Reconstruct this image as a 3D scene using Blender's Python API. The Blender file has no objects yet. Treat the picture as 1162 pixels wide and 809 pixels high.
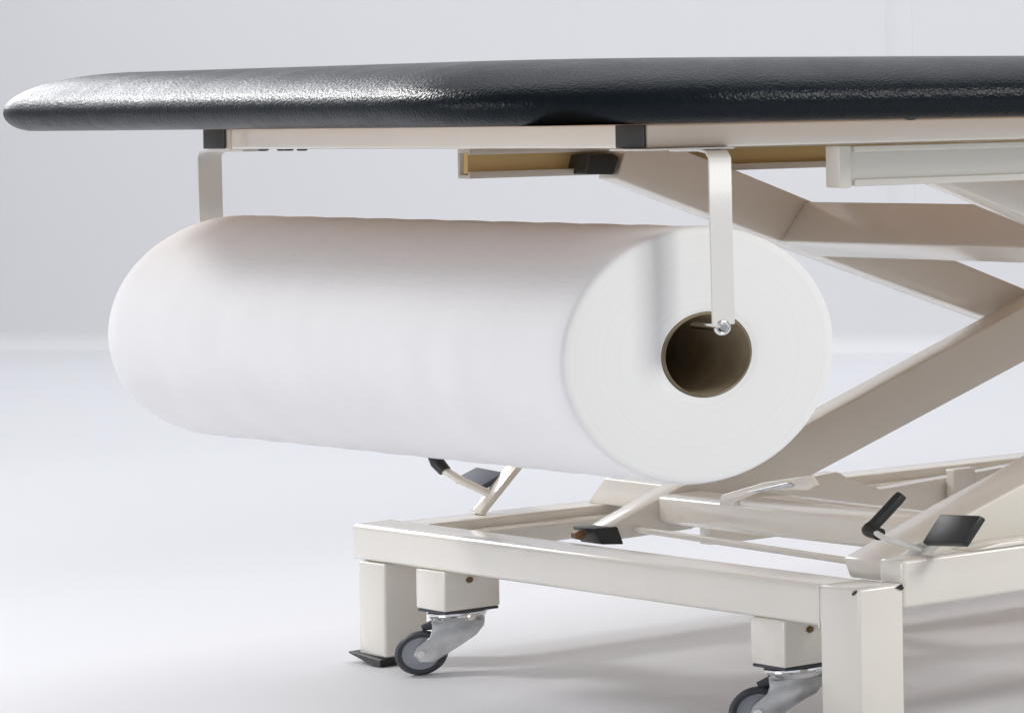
import bpy, bmesh, math, random
from mathutils import Vector, Matrix
random.seed(4)
scene = bpy.context.scene
COL = scene.collection
ZO = 0.284                       # design heights are measured from the roll's axis; the floor is ZO below it
PI = math.pi

# ------------------------------------------------------------------ materials
def mat(name, color, rough=0.5, metal=0.0, spec=0.5, coat=0.0):
    m = bpy.data.materials.new(name); m.use_nodes = True
    nt = m.node_tree; b = nt.nodes['Principled BSDF']
    b.inputs['Base Color'].default_value = (*color, 1)
    b.inputs['Roughness'].default_value = rough
    b.inputs['Metallic'].default_value = metal
    b.inputs['Specular IOR Level'].default_value = spec
    b.inputs['Coat Weight'].default_value = coat
    return m, nt, b
def N(nt, t, **kw):
    n = nt.nodes.new(t)
    for k, v in kw.items():
        if k in n.inputs: n.inputs[k].default_value = v
        else: setattr(n, k, v)
    return n
def noise_color(nt, b, c1, c2, scale, detail=4, coord='Object', stretch=None):
    tc = N(nt, 'ShaderNodeTexCoord'); no = N(nt, 'ShaderNodeTexNoise', Scale=scale, Detail=detail)
    src = tc.outputs[coord]
    if stretch:
        mp = N(nt, 'ShaderNodeMapping'); mp.inputs['Scale'].default_value = stretch
        nt.links.new(src, mp.inputs['Vector']); src = mp.outputs['Vector']
    nt.links.new(src, no.inputs['Vector'])
    cr = N(nt, 'ShaderNodeValToRGB')
    cr.color_ramp.elements[0].position = .3; cr.color_ramp.elements[1].position = .7
    cr.color_ramp.elements[0].color = (*c1, 1); cr.color_ramp.elements[1].color = (*c2, 1)
    nt.links.new(no.outputs['Fac'], cr.inputs['Fac']); nt.links.new(cr.outputs['Color'], b.inputs['Base Color'])
    return no, cr, src
def bump(nt, b, fac, strength, dist):
    bp = N(nt, 'ShaderNodeBump', Strength=strength, Distance=dist)
    nt.links.new(fac, bp.inputs['Height']); nt.links.new(bp.outputs['Normal'], b.inputs['Normal'])
    return bp

def make_paint(name, c, rough=.24):
    m, nt, b = mat(name, c, rough, 0, .5, .55)
    b.inputs['Coat Roughness'].default_value = .10
    c2 = tuple(v*.95 for v in c)
    no, cr, src = noise_color(nt, b, c2, c, 9, 5)
    fine = N(nt, 'ShaderNodeTexNoise', Scale=420, Detail=2); nt.links.new(src, fine.inputs['Vector'])
    bump(nt, b, fine.outputs['Fac'], .16, .0006)
    rr = N(nt, 'ShaderNodeMapRange'); rr.inputs['To Min'].default_value = rough-.01; rr.inputs['To Max'].default_value = rough+.03
    nt.links.new(no.outputs['Fac'], rr.inputs['Value']); nt.links.new(rr.outputs['Result'], b.inputs['Roughness'])
    return m
M = {}
M['paint'] = make_paint('cream_paint', (.85, .81, .735))
M['channel'] = make_paint('channel_paint', (.74, .72, .66), .42)
M['bounce'] = make_paint('beige_bounce_board', (.66, .43, .27), .7)  # tan chosen for the warm bounce it throws on the roll
M['golden'] = make_paint('golden_channel_lining', (.84, .62, .27), .5)  # golden yellow tone inside the roller channels
M['strap'] = make_paint('strap_steel', (.76, .75, .72), .36)
M['strap'].node_tree.nodes['Principled BSDF'].inputs['Coat Weight'].default_value = .1

m, nt, b = mat('black_upholstery', (.012, .016, .02), .40, 0, .14)
tc = N(nt, 'ShaderNodeTexCoord')
vo = N(nt, 'ShaderNodeTexVoronoi', Scale=520); n1 = N(nt, 'ShaderNodeTexNoise', Scale=120, Detail=6, Roughness=.7); n2 = N(nt, 'ShaderNodeTexNoise', Scale=9, Detail=3)
for n in (vo, n1, n2): nt.links.new(tc.outputs['Object'], n.inputs['Vector'])
ad = N(nt, 'ShaderNodeMath', operation='ADD'); nt.links.new(vo.outputs['Distance'], ad.inputs[0]); nt.links.new(n1.outputs['Fac'], ad.inputs[1])
bp1 = N(nt, 'ShaderNodeBump', Strength=.25, Distance=.0012); nt.links.new(ad.outputs[0], bp1.inputs['Height'])
bp2 = N(nt, 'ShaderNodeBump', Strength=.22, Distance=.012); nt.links.new(n2.outputs['Fac'], bp2.inputs['Height'])
nt.links.new(bp1.outputs['Normal'], bp2.inputs['Normal']); nt.links.new(bp2.outputs['Normal'], b.inputs['Normal'])
cr = N(nt, 'ShaderNodeValToRGB'); cr.color_ramp.elements[0].color = (.003, .006, .009, 1); cr.color_ramp.elements[1].color = (.008, .013, .018, 1)
nt.links.new(n1.outputs['Fac'], cr.inputs['Fac']); nt.links.new(cr.outputs['Color'], b.inputs['Base Color'])
rr = N(nt, 'ShaderNodeMapRange'); rr.inputs['To Min'].default_value = .14; rr.inputs['To Max'].default_value = .50
av = N(nt, 'ShaderNodeMath', operation='MULTIPLY_ADD'); av.inputs[1].default_value = .5
n4 = N(nt, 'ShaderNodeTexNoise', Scale=26, Detail=4); nt.links.new(tc.outputs['Object'], n4.inputs['Vector'])
hf_ = N(nt, 'ShaderNodeMath', operation='MULTIPLY'); hf_.inputs[1].default_value = .5; nt.links.new(n1.outputs['Fac'], hf_.inputs[0])
nt.links.new(n4.outputs['Fac'], av.inputs[0]); nt.links.new(hf_.outputs[0], av.inputs[2])
nt.links.new(av.outputs[0], rr.inputs['Value']); nt.links.new(rr.outputs['Result'], b.inputs['Roughness'])
M['vinyl'] = m

m, nt, b = mat('black_plastic', (.012, .013, .014), .42); M['black'] = m
no, _, _ = noise_color(nt, b, (.009, .010, .011), (.02, .021, .022), 60)
bump(nt, b, no.outputs['Fac'], .15, .0005)

# paper wound on the roll: soft crepe, faint lengthwise tension lines
m, nt, b = mat('crepe_paper', (.90, .89, .90), .92, 0, .15)
no, cr, src = noise_color(nt, b, (.87, .865, .875), (.905, .90, .91), 14, 5)
f1 = N(nt, 'ShaderNodeTexNoise', Scale=260, Detail=4); mp = N(nt, 'ShaderNodeMapping'); mp.inputs['Scale'].default_value = (.25, 1, 1)
nt.links.new(src, mp.inputs['Vector']); nt.links.new(mp.outputs['Vector'], f1.inputs['Vector'])
bpA = N(nt, 'ShaderNodeBump', Strength=.28, Distance=.0008); nt.links.new(f1.outputs['Fac'], bpA.inputs['Height'])
f2 = N(nt, 'ShaderNodeTexNoise', Scale=7, Detail=2); mp2 = N(nt, 'ShaderNodeMapping'); mp2.inputs['Scale'].default_value = (3.0, 1, 1)
nt.links.new(src, mp2.inputs['Vector']); nt.links.new(mp2.outputs['Vector'], f2.inputs['Vector'])
bpB = N(nt, 'ShaderNodeBump', Strength=.12, Distance=.006); nt.links.new(f2.outputs['Fac'], bpB.inputs['Height'])
nt.links.new(bpA.outputs['Normal'], bpB.inputs['Normal']); nt.links.new(bpB.outputs['Normal'], b.inputs['Normal'])
M['paper'] = m
# cut end of the roll: concentric layers
m, nt, b = mat('paper_layers', (.85, .85, .84), .95, 0, .1)
tc = N(nt, 'ShaderNodeTexCoord'); sp = N(nt, 'ShaderNodeSeparateXYZ'); nt.links.new(tc.outputs['Object'], sp.inputs[0])
cx = N(nt, 'ShaderNodeCombineXYZ'); nt.links.new(sp.outputs['Y'], cx.inputs['X']); nt.links.new(sp.outputs['Z'], cx.inputs['Y'])
ln = N(nt, 'ShaderNodeVectorMath', operation='LENGTH'); nt.links.new(cx.outputs[0], ln.inputs[0])
n3 = N(nt, 'ShaderNodeTexNoise', Scale=1, Detail=6, Roughness=.65); n3.noise_dimensions = '1D'
ml = N(nt, 'ShaderNodeMath', operation='MULTIPLY'); ml.inputs[1].default_value = 420
wob = N(nt, 'ShaderNodeTexNoise', Scale=18, Detail=2); nt.links.new(tc.outputs['Object'], wob.inputs['Vector'])
wa = N(nt, 'ShaderNodeMath', operation='MULTIPLY_ADD'); wa.inputs[1].default_value = .0015
nt.links.new(wob.outputs['Fac'], wa.inputs[0]); nt.links.new(ln.outputs['Value'], wa.inputs[2])
nt.links.new(wa.outputs[0], ml.inputs[0]); nt.links.new(ml.outputs[0], n3.inputs['W'])
cr = N(nt, 'ShaderNodeValToRGB'); cr.color_ramp.elements[0].position = .25; cr.color_ramp.elements[1].position = .75
cr.color_ramp.elements[0].color = (.85, .85, .84, 1); cr.color_ramp.elements[1].color = (.88, .88, .872, 1)
nt.links.new(n3.outputs['Fac'], cr.inputs['Fac']); nt.links.new(cr.outputs['Color'], b.inputs['Base Color'])
bump(nt, b, n3.outputs['Fac'], .18, .0008)
M['layers'] = m
m, nt, b = mat('cardboard', (.36, .30, .20), .9, 0, .1); M['card'] = m
no, _, _ = noise_color(nt, b, (.34, .28, .19), (.44, .37, .26), 40, 5)
m, nt, b = mat('core_rim_paper', (.82, .80, .75), .9, 0, .1); M['rim'] = m

m, nt, b = mat('zinc_plated_steel', (.62, .63, .64), .30, 1.0); M['zinc'] = m
no, _, _ = noise_color(nt, b, (.50, .51, .52), (.72, .72, .72), 90)
bump(nt, b, no.outputs['Fac'], .15, .0008)
m, nt, b = mat('chrome_steel', (.80, .80, .80), .12, 1.0); M['chrome'] = m
m, nt, b = mat('dark_rubber', (.05, .055, .066), .55); M['rubber'] = m
m, nt, b = mat('grey_wheel_plastic', (.36, .38, .42), .45); M['wheel'] = m
m, nt, b = mat('copper_bolt', (.24, .14, .08), .45, .7); M['copper'] = m
m, nt, b = mat('dark_bronze', (.16, .11, .05), .4, .8); M['bronze'] = m
m, nt, b = mat('grey_pedal_rubber', (.09, .105, .13), .65); M['padgrey'] = m

m, nt, b = mat('white_studio_floor', (.83, .84, .87), .5, 0, .25)
no, cr, src = noise_color(nt, b, (.75, .756, .782), (.77, .776, .802), 1.3, 4); M['floor'] = m
m, nt, b = mat('white_studio_wall', (.78, .78, .80), .8, 0, .2)
no, cr, src = noise_color(nt, b, (.775, .773, .785), (.795, .793, .805), 1.0, 3); M['wall'] = m

# ------------------------------------------------------------------ helpers
def obj(name, bm, m, parent=None, label=None, smooth=None, origin=None):
    """link a bmesh (in design coordinates) as one object, origin at its own centre"""
    bmesh.ops.recalc_face_normals(bm, faces=bm.faces)
    for v in bm.verts: v.co.z += ZO
    if origin is None:
        lo = [min(v.co[i] for v in bm.verts) for i in range(3)]; hi = [max(v.co[i] for v in bm.verts) for i in range(3)]
        c = Vector([(a+b_)/2 for a, b_ in zip(lo, hi)])
    else: c = Vector(origin) + Vector((0, 0, ZO))
    for v in bm.verts: v.co -= c
    me = bpy.data.meshes.new(name); bm.to_mesh(me); bm.free()
    mats = m if isinstance(m, (list, tuple)) else [m]
    for x in mats: me.materials.append(x)
    o = bpy.data.objects.new(name, me); COL.objects.link(o)
    if parent is not None:
        o.parent = parent
        o.location = c - wloc(parent)
    else: o.location = c
    if smooth is not None:
        me.polygons.foreach_set('use_smooth', [True]*len(me.polygons))
        try: me.set_sharp_from_angle(angle=math.radians(smooth))
        except Exception: pass
    if label: o['label'] = label
    return o
def wloc(o):
    l = Vector(o.location)
    while o.parent is not None:
        o = o.parent; l += Vector(o.location)
    return l
def bev(bm, r, seg=3, geom=None):
    es = geom if geom is not None else [e for e in bm.edges if len(e.link_faces) == 2 and e.calc_face_angle(0) > .6]
    if r > 0: bmesh.ops.bevel(bm, geom=es, offset=r, segments=seg, profile=.5, affect='EDGES', clamp_overlap=True)
def merge(dst, src):
    me = bpy.data.meshes.new('tmp'); src.to_mesh(me); src.free(); dst.from_mesh(me); bpy.data.meshes.remove(me); return dst
def box(x0, x1, y0, y1, z0, z1, r=.0015, seg=3):
    bm = bmesh.new(); bmesh.ops.create_cube(bm, size=1)
    for v in bm.verts:
        v.co = Vector(((x0+x1)/2+v.co.x*(x1-x0), (y0+y1)/2+v.co.y*(y1-y0), (z0+z1)/2+v.co.z*(z1-z0)))
    bev(bm, r, seg); return bm
def prism_x(pts, x0, x1, r=.0012, seg=3):
    """polygon given in (y,z), extruded along x"""
    bm = bmesh.new()
    a = [bm.verts.new((x0, y, z)) for y, z in pts]; b_ = [bm.verts.new((x1, y, z)) for y, z in pts]
    bm.faces.new(a); bm.faces.new(list(reversed(b_)))
    n = len(pts)
    for i in range(n): bm.faces.new((a[i], b_[i], b_[(i+1) % n], a[(i+1) % n]))
    bmesh.ops.recalc_face_normals(bm, faces=bm.faces)
    bev(bm, r, seg); return bm
def prism_y(pts, y0, y1, r=.0012, seg=3):
    bm = bmesh.new()
    a = [bm.verts.new((x, y0, z)) for x, z in pts]; b_ = [bm.verts.new((x, y1, z)) for x, z in pts]
    bm.faces.new(a); bm.faces.new(list(reversed(b_)))
    n = len(pts)
    for i in range(n): bm.faces.new((a[i], b_[i], b_[(i+1) % n], a[(i+1) % n]))
    bmesh.ops.recalc_face_normals(bm, faces=bm.faces)
    bev(bm, r, seg); return bm
def tube(pts, rad, n=16, cap=True):
    bm = bmesh.new(); pts = [Vector(p) for p in pts]
    rads = rad if isinstance(rad, (list, tuple)) else [rad]*len(pts)
    rings = []; up = None
    for i, p in enumerate(pts):
        t = (pts[min(i+1, len(pts)-1)]-pts[max(i-1, 0)]).normalized()
        if up is None:
            up = Vector((0, 0, 1)) if abs(t.z) < .9 else Vector((1, 0, 0))
        s = t.cross(up).normalized(); up = s.cross(t).normalized()
        rings.append([bm.verts.new(p+rads[i]*(math.cos(a)*s+math.sin(a)*up)) for a in [2*PI*k/n for k in range(n)]])
    for A, B in zip(rings, rings[1:]):
        for k in range(n): bm.faces.new((A[k], A[(k+1) % n], B[(k+1) % n], B[k]))
    if cap:
        bm.faces.new(rings[0]); bm.faces.new(list(reversed(rings[-1])))
    return bm
def smooth_path(pts, k=5):
    """round the corners of a polyline (Catmull-Rom)"""
    P = [Vector(p) for p in pts]; P = [2*P[0]-P[1]]+P+[2*P[-1]-P[-2]]; out = []
    for i in range(1, len(P)-2):
        for j in range(k):
            t = j/k; a, b_, c, d = P[i-1:i+3]
            out.append(.5*((2*b_)+(c-a)*t+(2*a-5*b_+4*c-d)*t*t+(3*b_-a-3*c+d)*t**3))
    out.append(P[-2]); return out
def lathe(profile, centre, axis, n=64):
    """profile: (radius, along) pairs; closed=False"""
    axis = Vector(axis).normalized(); c = Vector(centre)
    s = axis.cross(Vector((0, 0, 1))) if abs(axis.z) < .9 else axis.cross(Vector((1, 0, 0)))
    s.normalize(); u = s.cross(axis).normalized()
    bm = bmesh.new(); rings = []
    for r, h in profile:
        if r < 1e-6: rings.append([bm.verts.new(c+axis*h)])
        else: rings.append([bm.verts.new(c+axis*h+r*(math.cos(a)*s+math.sin(a)*u)) for a in [2*PI*k/n for k in range(n)]])
    for A, B in zip(rings, rings[1:]):
        for k in range(n):
            if len(A) == 1 and len(B) == 1: continue
            if len(A) == 1: bm.faces.new((A[0], B[k], B[(k+1) % n]))
            elif len(B) == 1: bm.faces.new((A[k], A[(k+1) % n], B[0]))
            else: bm.faces.new((A[k], A[(k+1) % n], B[(k+1) % n], B[k]))
    return bm
def empty(name, loc, parent=None):
    o = bpy.data.objects.new(name, None); COL.objects.link(o); o.empty_display_size = .05
    o.location = loc
    return o

# ------------------------------------------------------------------ setting: floor and wall of the white studio
A = Vector((-5.4908, 1.3985)); B = Vector((-3.3702, 2.1736))      # foot of the wall
dW = (B-A).normalized(); nW = Vector((dW.y, -dW.x))                # nW points to the camera side
if nW.dot(Vector((2.3, -1.1))-A) < 0: nW = -nW
def wallp(s, off): p = A+dW*s+nW*off; return p
bm = bmesh.new()
S0, S1, FR = -8, 9, 11
vs = [bm.verts.new((*wallp(S0, .035), -ZO)), bm.verts.new((*wallp(S1, .035), -ZO)), bm.verts.new((*wallp(S1, FR), -ZO)), bm.verts.new((*wallp(S0, FR), -ZO))]
bm.faces.new(vs)
fl = obj('floor', bm, M['floor'], origin=(0, 0, -ZO)); fl['kind'] = 'structure'
bm = bmesh.new(); prof = []
for k in range(13):
    a = k/12*PI/2; prof.append((.035*(1-math.sin(a)), .035*(1-math.cos(a))))
prof.append((0, 4.2))
for s in (S0, S1): pass
L0 = [bm.verts.new((*wallp(S0, o_), -ZO+h)) for o_, h in prof]; L1 = [bm.verts.new((*wallp(S1, o_), -ZO+h)) for o_, h in prof]
for i in range(len(prof)-1): bm.faces.new((L0[i], L1[i], L1[i+1], L0[i+1]))
c0 = 2.03                                # shallow vertical joint ridge in the wall lining
rg = [[bm.verts.new((*wallp(c0+u, off), z)) for u, off in ((-.028, .0002), (-.006, .0055), (.006, .0055), (.028, .0002))] for z in (-ZO+.13, 3.9)]
for k in range(3): bm.faces.new((rg[0][k], rg[0][k+1], rg[1][k+1], rg[1][k]))
wl = obj('wall', bm, M['wall'], smooth=40, origin=(A.x, A.y, -ZO)); wl['kind'] = 'structure'

# ------------------------------------------------------------------ the couch
couch = empty('examination_couch', (-.376, .6, 0))
couch['label'] = 'white metal examination couch with black padded top, scissor lift and castors'
couch['category'] = 'couch'

# upholstered top: rounded plan, soft upper edge, tighter lower edge
def pad_mesh(x0, x1, y0, y1, z0, z1, R):
    prof = []                                   # (inset, z)
    H = z1-z0
    prof += [(.060, z0), (.016, z0)]
    for k in range(1, 9):
        a = k/8*PI/2; prof.append((.016*(1-math.sin(a)), z0+.014*(1-math.cos(a))))
    for k in range(1, 15):
        a = k/14*PI/2
        prof.append((.072*(1-math.cos(a))**1.0, z0+.014+(H-.014-.0015)*math.sin(a)))
    prof += [(.10, z1-.0008), (.16, z1), (.26, z1)]
    def ring(ins, z):
        pts = []; r = max(R-ins*.55, .02)
        X0, X1, Y0, Y1 = x0+ins, x1-ins, y0+ins, y1-ins
        for cx_, cy_, a0 in ((X1-r, Y1-r, 0), (X0+r, Y1-r, PI/2), (X0+r, Y0+r, PI), (X1-r, Y0+r, 1.5*PI)):
            for k in range(17):
                a = a0+k/16*PI/2; pts.append((cx_+r*math.cos(a), cy_+r*math.sin(a), z))
        return pts
    bm = bmesh.new(); rings = [[bm.verts.new(p) for p in ring(i_, z_)] for i_, z_ in prof]
    n = len(rings[0])
    for P, Q in zip(rings, rings[1:]):
        for k in range(n): bm.faces.new((P[k], P[(k+1) % n], Q[(k+1) % n], Q[k]))
    bm.faces.new(rings[0]); bm.faces.new(list(reversed(rings[-1])))
    # subdivide long edges and add slight waviness
    long_e = [e for e in bm.edges if e.calc_length() > .12]
    bmesh.ops.subdivide_edges(bm, edges=long_e, cuts=24, use_grid_fill=False)
    return bm
pad = obj('padded_top', pad_mesh(-.826, .075, -.146, 1.75, .1555, .2005, .15), M['vinyl'], couch, smooth=60)
part0 = obj('bounce_board', box(-.780, .045, -.105, 1.70, .15528, .15544, 0), M['bounce'], couch)  # added sheet under the pad, bounces warm light onto the roll top
for (sx, sy, ln_) in ((-.785, -.050, .018), (.045, .12, .014)):
    lump = lathe([(0, -.5), (.6, -.42), (.95, -.1), (1, .1), (.7, .42), (0, .5)], (0, 0, 0), (1, .3, 0), 16)
    for v in lump.verts: v.co = Vector((sx+v.co.x*ln_*.7, sy+v.co.y*ln_*.35, .1555+v.co.z*.0012))
    obj('cover_fold', lump, M['vinyl'], pad, smooth=60)

# top frame ------------------------------------------------------------
def part(name, bm, m, parent=couch, **k): return obj(name, bm, M[m] if isinstance(m, str) else m, parent, **k)
zt0, zt1 = .1392, .1552
part('cross_rail', box(-.606, -.0165, -.037, -.012, zt0, zt1, .0018), 'paint', smooth=40)
for (a, b_) in ((-.0165, .0215), (-.6436, -.6065)):
    r = part('side_rail', box(a, b_, -.0395, 1.55, zt0, zt1, .0018), 'paint', smooth=40)
    part('end_cap', box(a+.0002, b_-.0002, -.0412, -.0397, zt0+.0004, zt1-.0004, .0016), 'black', parent=r, smooth=40)

for xb in (-.577, -.545, -.535, -.512):
    part('screw_head', lathe([(0, -.0016), (.0030, -.0014), (.0036, 0), (0, 0)], (xb, -.027, zt0), (0, 0, 1), 14), 'black', smooth=40)

# channels carrying the lift rollers (open towards each other)
def channel(xb, xo, y0, y1, z0, z1, t=.0028):
    """xb = x of the web, xo = x of the open lips"""
    s = 1 if xo > xb else -1
    pts = [(xb, z0), (xo, z0), (xo, z0+.0055), (xo-s*t, z0+.0055), (xo-s*t, z0+t), (xb+s*t, z0+t), (xb+s*t, z1-t), (xo-s*t, z1-t), (xo-s*t, z1-.0045), (xo, z1-.0045), (xo, z1), (xb, z1)]
    return prism_y(pts, y0, y1, .0005, 2)
ch = part('roller_channel', channel(-.570, -.550, .101, 1.15, .112, .1352), 'channel', smooth=40)
part('channel_lining', box(-.5670, -.5610, .104, 1.13, .1156, .1322, .0005), 'golden', parent=ch)
ch2 = part('roller_channel', channel(-.008, -.024, .1065, 1.15, .109, .1365), 'channel', smooth=40)
part('end_plate', box(-.0245, -.0062, .0985, .1068, .1078, .1372, .0012), 'channel', parent=ch2, smooth=40)
part('channel_lining', box(-.0165, -.0115, .109, 1.13, .1128, .1335, .0005), 'golden', parent=ch2)
# ribs along the near channel's outer face
part('channel_bead', box(-.0082, -.0058, .1085, 1.15, .1085, .1135, .0010), 'channel', parent=ch2, smooth=40)
part('channel_bead', box(-.0082, -.0058, .1085, 1.15, .1325, .1368, .0010), 'channel', parent=ch2, smooth=40)

# scissor arms ----------------------------------------------------------
def desc_z(y): return .1116-.437*(y-.1922)           # underside of the descending arms
desc = [(.199, .1085), (.206, .1325), (.236, .1365), (.2905, .1125), (.62, -.0415), (.90, -.172), (.87, -.178), (.60, -.0685), (.3393, .0455)]
for xa, xb in ((-.562, -.53), (-.092, -.06)):
    arm = part('scissor_arm', prism_x(desc, xa, xb, .0016), 'paint', smooth=40)
    part('roller', prism_x([(.1755, .1130), (.1965, .1120), (.2010, .1260), (.1960, .1290), (.1790, .1285)], xa, xb, .0014), 'black', parent=arm, smooth=40)
asc = [(.166, -.1695), (.2159, -.1445), (.3235, -.1012), (.482, -.0290), (.80, .118), (.815, .085), (.5109, -.0640), (.305, -.1530), (.232, -.176), (.176, -.1775)]
ar2 = part('scissor_arm', prism_x(asc, -.522, -.49, .0016), 'paint', smooth=40)
asc_near = [(.150, -.163), (.2150, -.1330), (.2652, -.1125), (.482, -.0130), (.80, .130), (.815, .088), (.5109, -.0560), (.305, -.1480), (.25, -.173), (.155, -.178)]
ar3 = part('scissor_arm', prism_x(asc_near, -.108, -.050, .0020), 'paint', smooth=40)
# foot roller of the far arm with its copper coloured bolt
part('roller', prism_x([(.158, -.1662), (.164, -.1795), (.1805, -.1815), (.176, -.1668)], -.5225, -.4885, .0012), 'black', parent=ar2, smooth=40)
part('bolt', lathe([(0, -.004), (.0036, -.004), (.0038, -.002), (.0038, .004), (0, .004)], (-.505, .1545, -.1715), (1, 0, 0), 20), 'copper', parent=ar2, smooth=40)
for xm, xn in ((-.5285, -.4885), (-.111, -.0585)):
    part('pivot_pin', lathe([(0, xm), (.013, xm), (.0145, xm+.0015), (.0145, xn-.0015), (.013, xn), (0, xn)], (0, .545, -.026), (1, 0, 0), 28), 'zinc', smooth=40)

# cross tubes between the arms
part('cross_tube', prism_x([(.325, .0510), (.3455, .0845), (.3775, .0700), (.357, .0365)], -.5298, -.0922, .0022), 'paint', smooth=40)
part('cross_tube', prism_x([(.207, -.1660), (.207, -.1475), (.213, -.1452), (.238, -.1452), (.238, -.1690), (.211, -.1690)], -.4898, -.1085, .0018), 'paint', smooth=40)
part('tie_rod', tube([(-.4895, .190, -.1706), (-.108, .190, -.1760)], .0026), 'paint', smooth=60)

# base frame --------------------------------------------------------------
part('front_bar', box(-.7614, .0032, .100, .1310, -.2005, -.1712, .0042, 5), 'paint', smooth=40)
for xa, xb, zt in ((-.7483, -.7030, -.2008), (-.0430, .0080, -.1706)):
    lg = part('leg', box(xa, xb, .0995, .1305, -.2772, zt, .0024, 4), 'paint', smooth=40)
    part('foot', prism_y([(xa-.010, -.2748), (xa-.010, -.2764), (xb-.012, -.2836), (xb+.001, -.2836), (xb+.001, -.2776)], .0955, .1325, .0008), 'black', parent=lg)
# small open corners of the folded post
part('corner_notch', prism_y([(.0005, -.1735), (.0048, -.1712), (.0060, -.1728), (.0018, -.1752)], .0985, .1010, .0002, 1), 'black')
part('corner_notch', prism_x([(.1245, -.1728), (.1290, -.1708), (.1306, -.1740), (.1290, -.1752)], .0075, .0090, .0002, 1), 'black')
part('weld_seam', box(-.0452, -.0432, .0992, .1004, -.2008, -.1725, .0004), 'paint')
near_rail = part('side_beam', box(-.024, .0060, .1310, 1.40, -.1890, -.1550, .0030, 4), 'paint', smooth=40)
part('beam_cover', prism_x([(.1800, -.1548), (.2000, -.1515), (1.38, -.1515), (1.38, -.1548)], -.0235, .0070, .0010), 'paint', parent=near_rail, smooth=40)
far_rail = part('side_beam', box(-.7600, -.7150, .1310, 1.40, -.2000, -.1735, .0022, 4), 'paint', smooth=40)
part('inner_flange', box(-.7148, -.690, .135, 1.38, -.1835, -.1815, .0006), 'paint', parent=far_rail)
part('rear_bar', box(-.7148, -.0245, 1.34, 1.375, -.2005, -.1712, .003), 'paint', smooth=40)
for xa, xb in ((-.7590, -.7160), (-.0235, .0055)):
    lg = part('leg', box(xa, xb, 1.335, 1.375, -.2745, -.2005, .0024), 'paint', smooth=40)
    part('foot', box(xa-.004, xb+.001, 1.333, 1.377, -.2836, -.2743, .0008), 'black', parent=lg)
# lift motor housing plate across the back and the gusset on the far beam
part('motor_plate', prism_y([(-.712, -.1510), (-.742, -.1735), (-.14, -.1770), (-.12, -.1545)], .270, .288, .0012), 'paint', smooth=40)
part('gusset', prism_x([(.300, -.1830), (.3537, -.1665), (.3723, -.1586), (.4059, -.1548), (.4194, -.1640), (.4437, -.1746), (.5553, -.1675), (.72, -.158), (.72, -.205), (.300, -.205)], -.618, -.600, .0012), 'paint', smooth=40)
part('gusset_post', box(-.598, -.585, .500, .520, -.200, -.163, .0012), 'paint', smooth=40)
part('lift_actuator', tube([(-.30, .30, -.190), (-.30, .62, -.10), (-.30, .80, -.05)], [.018, .018, .012], 24), 'paint', smooth=50)
# small latch bracket on the cross tube
lb = part('latch_bracket', prism_y([(-.395, -.1450), (-.392, -.1400), (-.330, -.1270), (-.262, -.1180), (-.254, -.1250), (-.262, -.1290), (-.330, -.1330), (-.372, -.1445), (-.372, -.1480), (-.395, -.1480)], .207, .211, .0006), 'paint', smooth=40)
part('latch_slot', prism_y([(-.350, -.1350), (-.290, -.1245), (-.282, -.1262), (-.286, -.1280), (-.335, -.1340)], .2055, .2070, .0002, 1), 'zinc', parent=lb)

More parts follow.
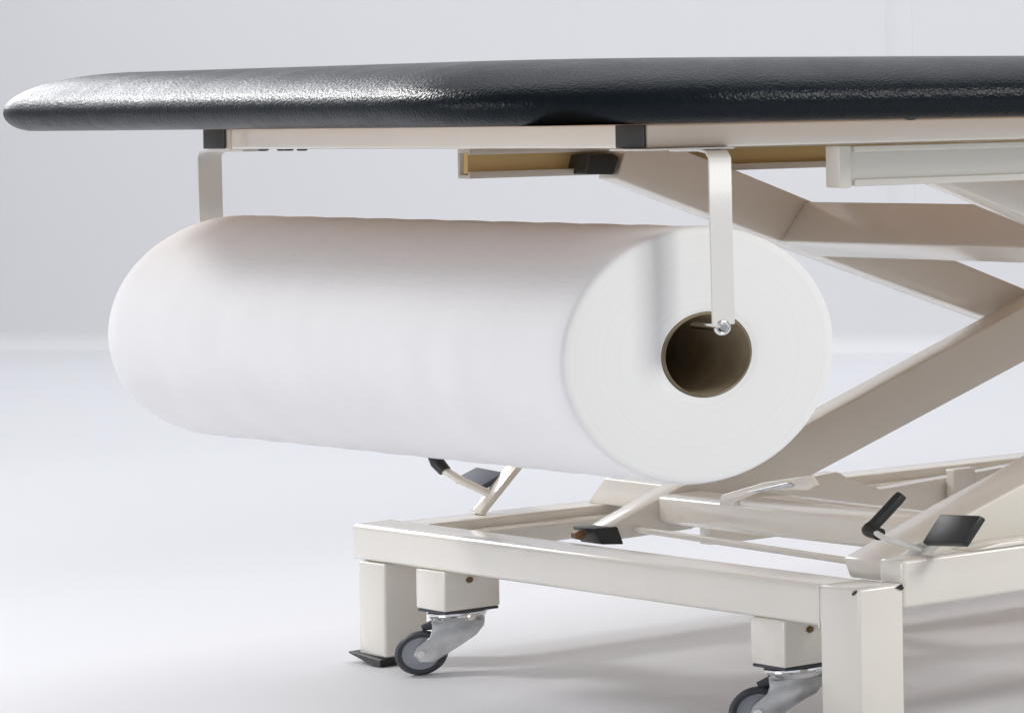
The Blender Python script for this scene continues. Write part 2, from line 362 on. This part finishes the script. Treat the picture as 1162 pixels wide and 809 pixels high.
# castors ------------------------------------------------------------------
def caster(x0, x1, ys, zb, ang_vec, loc_shift=(0, 0), parent=couch):
    """housing of square tube, swivel head, fork, wheel with tyre"""
    cxx, cyy = (x0+x1)/2, ys+.020
    hs = part('castor', box(x0, x1, ys, ys+.040, zb, -.2003, .0016), 'paint', parent=parent, smooth=40)
    part('bolt', lathe([(0, -.001), (.0024, -.001), (.0024, .0010), (.0016, .0014), (0, .0014)], (x1, ys+.018, -.2085), (1, 0, 0), 16), 'bronze', parent=hs, smooth=40)
    d = Vector((*ang_vec, 0)).normalized(); ax = d.cross(Vector((0, 0, 1)))
    c = Vector((cxx, cyy, 0))
    part('swivel_plate', box(x0+.0005, x1-.0005, ys+.001, ys+.039, zb-.0022, zb-.0002, .0006), 'rubber', parent=hs)
    part('swivel_head', lathe([(0, zb-.0022), (.0185, zb-.0022), (.0205, zb-.0032), (.0205, zb-.0046), (.0188, zb-.0052), (.0192, zb-.0066), (.0180, zb-.0080), (.0165, zb-.0100), (0, zb-.0105)], c, (0, 0, 1), 32), 'chrome', parent=hs, smooth=50)
    R = .0176
    w = c-d*.0245+Vector((0, 0, -ZO+R))
    # fork: two cheeks and a crown
    fk = bmesh.new()
    for s in (-1, 1):
        pts = [(.0175, zb-.0080), (.0172, zb-.0150), (.0120, zb-.0225), (.0010, w.z+.0040), (-.0165, w.z-.0075), (-.0250, w.z-.0065), (-.0290, w.z-.0010), (-.0270, w.z+.0060), (-.0185, w.z+.0130), (-.0170, zb-.0150), (-.0175, zb-.0080)]
        cheek = bmesh.new()
        o0, o1 = s*.0066, s*.0092
        a = [cheek.verts.new(c+d*u+ax*o0+Vector((0, 0, z))) for u, z in pts]; b_ = [cheek.verts.new(c+d*u+ax*o1+Vector((0, 0, z))) for u, z in pts]
        cheek.faces.new(a); cheek.faces.new(list(reversed(b_)))
        for i in range(len(pts)): cheek.faces.new((a[i], b_[i], b_[(i+1) % len(pts)], a[(i+1) % len(pts)]))
        bmesh.ops.recalc_face_normals(cheek, faces=cheek.faces); bev(cheek, .0005, 2); merge(fk, cheek)
    crown = box(-.0160, .0165, -.0092, .0092, zb-.0118, zb-.0085, .0008)
    ang = math.atan2(d.y, d.x); crown.transform(Matrix.Translation(c) @ Matrix.Rotation(ang, 4, 'Z')); merge(fk, crown)
    part('fork', fk, 'zinc', parent=hs, smooth=40)
    part('tyre', lathe([(.0128, -.0048), (R-.0022, -.0052), (R-.0004, -.0034), (R, 0), (R-.0004, .0034), (R-.0022, .0052), (.0128, .0048), (.0128, -.0048)], w, ax, 48), 'rubber', parent=hs, smooth=50)
    part('wheel', lathe([(0, -.0044), (.0045, -.0044), (.0055, -.0036), (.0105, -.0034), (.0127, -.0044), (.0127, .0044), (.0105, .0034), (.0055, .0036), (.0045, .0044), (0, .0044)], w, ax, 40), 'wheel', parent=hs, smooth=40)
    part('axle', lathe([(0, -.0105), (.0028, -.0105), (.0030, -.0092), (.0030, .0092), (.0028, .0105), (0, .0105)], w, ax, 20), 'chrome', parent=hs, smooth=40)
    part('brake_lever', tube([c+d*(-.0150)+Vector((0, 0, zb-.012)), c+d*(-.0240)+Vector((0, 0, zb-.0145))], [.0042, .0026], 14), 'rubber', parent=hs, smooth=50)
caster(-.6485, -.6003, .1000-.0004, -.2322, (.42, .91))
caster(-.1370, -.0915, .1000-.0004, -.2338, (.42, .91))
caster(-.6485, -.6003, 1.335, -.2322, (.42, .91))
caster(-.1370, -.0915, 1.335, -.2338, (.42, .91))

# foot pedals -----------------------------------------------------------------
def quad_plate(p0, p1, p2, p3, t, r=.001):
    P = [Vector(p) for p in (p0, p1, p2, p3)]; n = (P[1]-P[0]).cross(P[3]-P[0]).normalized()*t
    bm = bmesh.new(); a = [bm.verts.new(p) for p in P]; b_ = [bm.verts.new(p+n) for p in P]
    bm.faces.new(a); bm.faces.new(list(reversed(b_)))
    for i in range(4): bm.faces.new((a[i], b_[i], b_[(i+1) % 4], a[(i+1) % 4]))
    bmesh.ops.recalc_face_normals(bm, faces=bm.faces); bev(bm, r, 2); return bm
PN = dict(base=(-.02, .1395, -.1696), piv=(-.02, .1586, -.1534))
pd = part('foot_pedal', tube([PN['base'], PN['piv'], (-.012, .168, -.145)], [.0062, .0056, .0046], 16), 'strap', smooth=50)
part('lever_rod', tube(smooth_path([(-.012, .1560, -.1520), (-.040, .1450, -.1440), (-.0700, .1500, -.1395)]), .0020, 14), 'strap', parent=pd, smooth=60)
part('grip', tube(smooth_path([(-.0560, .1490, -.1425), (-.0690, .1480, -.1400), (-.0690, .1530, -.1360), (-.069, .1720, -.1180)], 6), [.0044]*18+[.0040], 18), 'black', parent=pd, smooth=50)
part('tread_pad', quad_plate((-.013, .1600, -.1500), (.0385, .1600, -.1475), (.0385, .1735, -.1290), (-.013, .1735, -.1310), .006, .0016), 'black', parent=pd, smooth=40)
pf = part('foot_pedal', quad_plate((-.750, .1860, -.1740), (-.732, .1860, -.1740), (-.732, .2168, -.1360), (-.750, .2168, -.1360), .0050, .0012), 'paint', smooth=50)
part('lever_rod', tube([(-.742, .1960, -.1580), (-.757, .180, -.1455), (-.772, .1700, -.1335)], .0032, 14), 'paint', parent=pf, smooth=60)
part('grip', tube([(-.767, .1715, -.1365), (-.773, .1690, -.1300), (-.779, .1690, -.1235)], [.0046, .0052, .0050], 16), 'black', parent=pf, smooth=50)
part('tread_pad', quad_plate((-.748, .1870, -.1520), (-.796, .1900, -.1470), (-.796, .2080, -.1385), (-.748, .2080, -.1405), .005, .0012), 'padgrey', parent=pf, smooth=40)

# hanger for the roll: bent flat strap at each end and the bar through the core
def strap(pts, x_w):      # flat strip of width x_w in y swept along points in (x,z)
    bm = bmesh.new(); t = .0016
    P = [Vector((p[0], 0, p[2])) for p in pts]; off = [p[1] for p in pts]; rows = []
    for i, p in enumerate(P):
        a = (P[min(i+1, len(P)-1)]-P[max(i-1, 0)]).normalized(); n = Vector((a.z, 0, -a.x))
        q = [p+n*t*.5, p-n*t*.5]
        rows.append([bm.verts.new(q[0]+Vector((0, off[i]-x_w/2, 0))), bm.verts.new(q[0]+Vector((0, off[i]+x_w/2, 0))), bm.verts.new(q[1]+Vector((0, off[i]+x_w/2, 0))), bm.verts.new(q[1]+Vector((0, off[i]-x_w/2, 0)))])
    for A_, B_ in zip(rows, rows[1:]):
        for k in range(4): bm.faces.new((A_[k], A_[(k+1) % 4], B_[(k+1) % 4], B_[k]))
    bm.faces.new(rows[0]); bm.faces.new(list(reversed(rows[-1]))); return bm
hg = part('roll_hanger', strap([(-.0160, -.001, .1372), (.022, -.001, .1372), (.031, -.001, .1360), (.0350, -.001, .1320), (.0355, -.001, .08), (.0355, -.0005, .0215)], .0138), 'strap', smooth=50)
curl = []
for k in range(15):                    # the strap's end curls under into an eye
    a = -PI/2+k/14*1.75*PI
    curl.append((.0355-.0, -.0012+.0040*math.cos(a-PI/2), .0195+.0040*math.sin(a-PI/2)))
part('eye', tube(curl, .0014, 10), 'chrome', parent=hg, smooth=60)
part('hanger_bar', tube([(.0375, -.0012, .0195), (-.004, .0002, .0198)], .0022, 16), 'chrome', parent=hg, smooth=60)
part('hanger_plate', box(-.0160, .030, -.0450, .0110, .1378, .1391, .0003), 'strap', parent=hg)
hf = part('roll_hanger', strap([(-.640, -.009, .1376), (-.700, -.009, .1376), (-.7170, -.009, .1360), (-.7200, -.009, .1320), (-.7200, -.0085, .08), (-.7200, -.004, .0150)], .0155), 'strap', smooth=50)

# ------------------------------------------------------------------ the paper roll
roll = empty('paper_roll', (-.345, 0, ZO-.0855))
roll['label'] = 'large white roll of couch paper hanging on its side under the black padded top'
roll['category'] = 'paper roll'
RO, RI, XN, XF = .0864, .0272, .002, -.701
ECC, RY = .0030, .0028                  # the core sits a little off the middle of the winding
def soft_roll():
    # outer surface with very slight softness of the wound paper and rounded rims
    prof = [(RI+.0016, XN-.0008)]
    for k in range(1, 15): prof.append((RI+.0016+(RO-.0022-RI-.0016)*k/14, XN+.0006*math.sin(k/14*PI)))
    prof += [(RO-.0014, XN-.0005), (RO-.0005, XN-.0020), (RO, XN-.0050)]
    n0 = len(prof)
    for k in range(1, 40): prof.append((RO+.0003*math.sin(k*1.7)-.0002, XN-.003+(XF-XN+.006)*k/40))
    prof += [(RO, XF+.003), (RO-.0004, XF+.0012), (RO-.002, XF), (RI+.0016, XF)]
    bm = lathe(prof, (0, 0, 0), (1, 0, 0), 128)
    for f in bm.faces:
        c = f.calc_center_median(); r = math.hypot(c.y, c.z)
        f.material_index = 1 if (r < RO-.0012) else 0
    for v in bm.verts:                       # wound rolls are never perfectly round
        a = math.atan2(v.co.z, v.co.y); r = math.hypot(v.co.y, v.co.z)
        k = 1+.004*math.sin(2*a+.6)*(r/RO)+.0022*math.sin(3*a+v.co.x*5)*(r/RO)
        v.co.y *= k; v.co.z *= k
        v.co.y += RY+ECC*min(1, max(0, (RO-r)/(RO-RI)))
    return bm
obj('wound_paper', soft_roll(), [M['paper'], M['layers']], roll, smooth=50)
core = lathe([(RI-.0002, XN-.0010), (RI+.0010, XN-.0006), (RI+.0015, XN-.002), (RI+.0015, XF+.002), (RI-.0002, XF), (RI-.0002, XN+.0008)], (0, 0, 0), (1, 0, 0), 96)
for v in core.verts: v.co.y += RY+ECC
for f in core.faces:
    c = f.calc_center_median()
    f.material_index = 1 if (c.x > XN) else 0
obj('core', core, [M['card'], M['rim']], roll, smooth=50)

# ------------------------------------------------------------------ camera
f_px, th, rho = 3687.632536802464, math.radians(57.82151243827662), math.radians(0.9104919742055607)
ppx, ppy, W, H = 3080., 81.87041565, 1162., 809.
r_ = Vector((math.sin(th), math.cos(th), 0)); d_ = Vector((-math.cos(th), math.sin(th), 0)); u_ = Vector((0, 0, 1))
cam = bpy.data.cameras.new('camera'); co = bpy.data.objects.new('camera', cam); COL.objects.link(co)
cr_, sr_ = math.cos(rho), math.sin(rho)
rx = r_*cr_-u_*sr_          # image x axis in the world
ux = r_*sr_+u_*cr_          # image up axis
mtx = Matrix(((rx.x, ux.x, -d_.x, 0), (rx.y, ux.y, -d_.y, 0), (rx.z, ux.z, -d_.z, 0), (0, 0, 0, 1)))
co.matrix_world = Matrix.Translation((2.30446998, -1.12091507, .16800529+ZO)) @ mtx
cam.sensor_width = 36; cam.sensor_fit = 'HORIZONTAL'; cam.lens = f_px/W*36
cam.shift_x = (W/2-ppx)/W; cam.shift_y = -(H/2-ppy)/W
cam.clip_start = .05; cam.clip_end = 60
scene.camera = co

# ------------------------------------------------------------------ light
def area(name, loc, target, size, energy, color, size_y=None, spread=None):
    l = bpy.data.lights.new(name, 'AREA'); l.energy = energy; l.color = color; l.size = size
    if size_y: l.shape = 'RECTANGLE'; l.size_y = size_y
    if spread: l.spread = math.radians(spread)
    o = bpy.data.objects.new(name, l); COL.objects.link(o); o.location = Vector(loc)+Vector((0, 0, ZO))
    o.rotation_euler = (Vector(target)+Vector((0, 0, ZO))-o.location).to_track_quat('-Z', 'Y').to_euler(); return o
area('softbox_key', (-2.85, -.98, 1.58), (-.35, .1, .22), .42, 5.3, (1, .99, .98), spread=58)
area('softbox_fill', (1.75, 1.25, 1.25), (-.1, .1, -.05), .7, 33, (1, .99, .97))
area('softbox_back', (-4.15, .22, 1.0), (-.3, -.1, .18), 1.1, 3.7, (.96, .97, 1), spread=70)
area('front_fill', (-.7, -3.2, .06), (-.35, 0, 0), 1.7, 24, (.98, .98, 1), size_y=.5)  # added low fill, brightens the roll front and arm undersides
area('overhead_softbox', (-1.8, .9, 3.4), (-1.9, .9, -.28), 4.2, 100, (.97, .975, 1))
area('wall_wash', (-4.4, -.7, 3.0), (-4.7, 1.7, .5), 1.8, 21, (.97, .975, 1), spread=120)
w = bpy.data.worlds.new('World'); scene.world = w; w.use_nodes = True
bg = w.node_tree.nodes['Background']; bg.inputs[0].default_value = (.93, .95, 1, 1); bg.inputs[1].default_value = .335

scene.view_settings.view_transform = 'Standard'
try: scene.view_settings.look = 'None'
except Exception: pass
scene.view_settings.exposure = 0; scene.view_settings.gamma = 1
scene.cycles.use_denoising = True
scene.cycles.max_bounces = 8
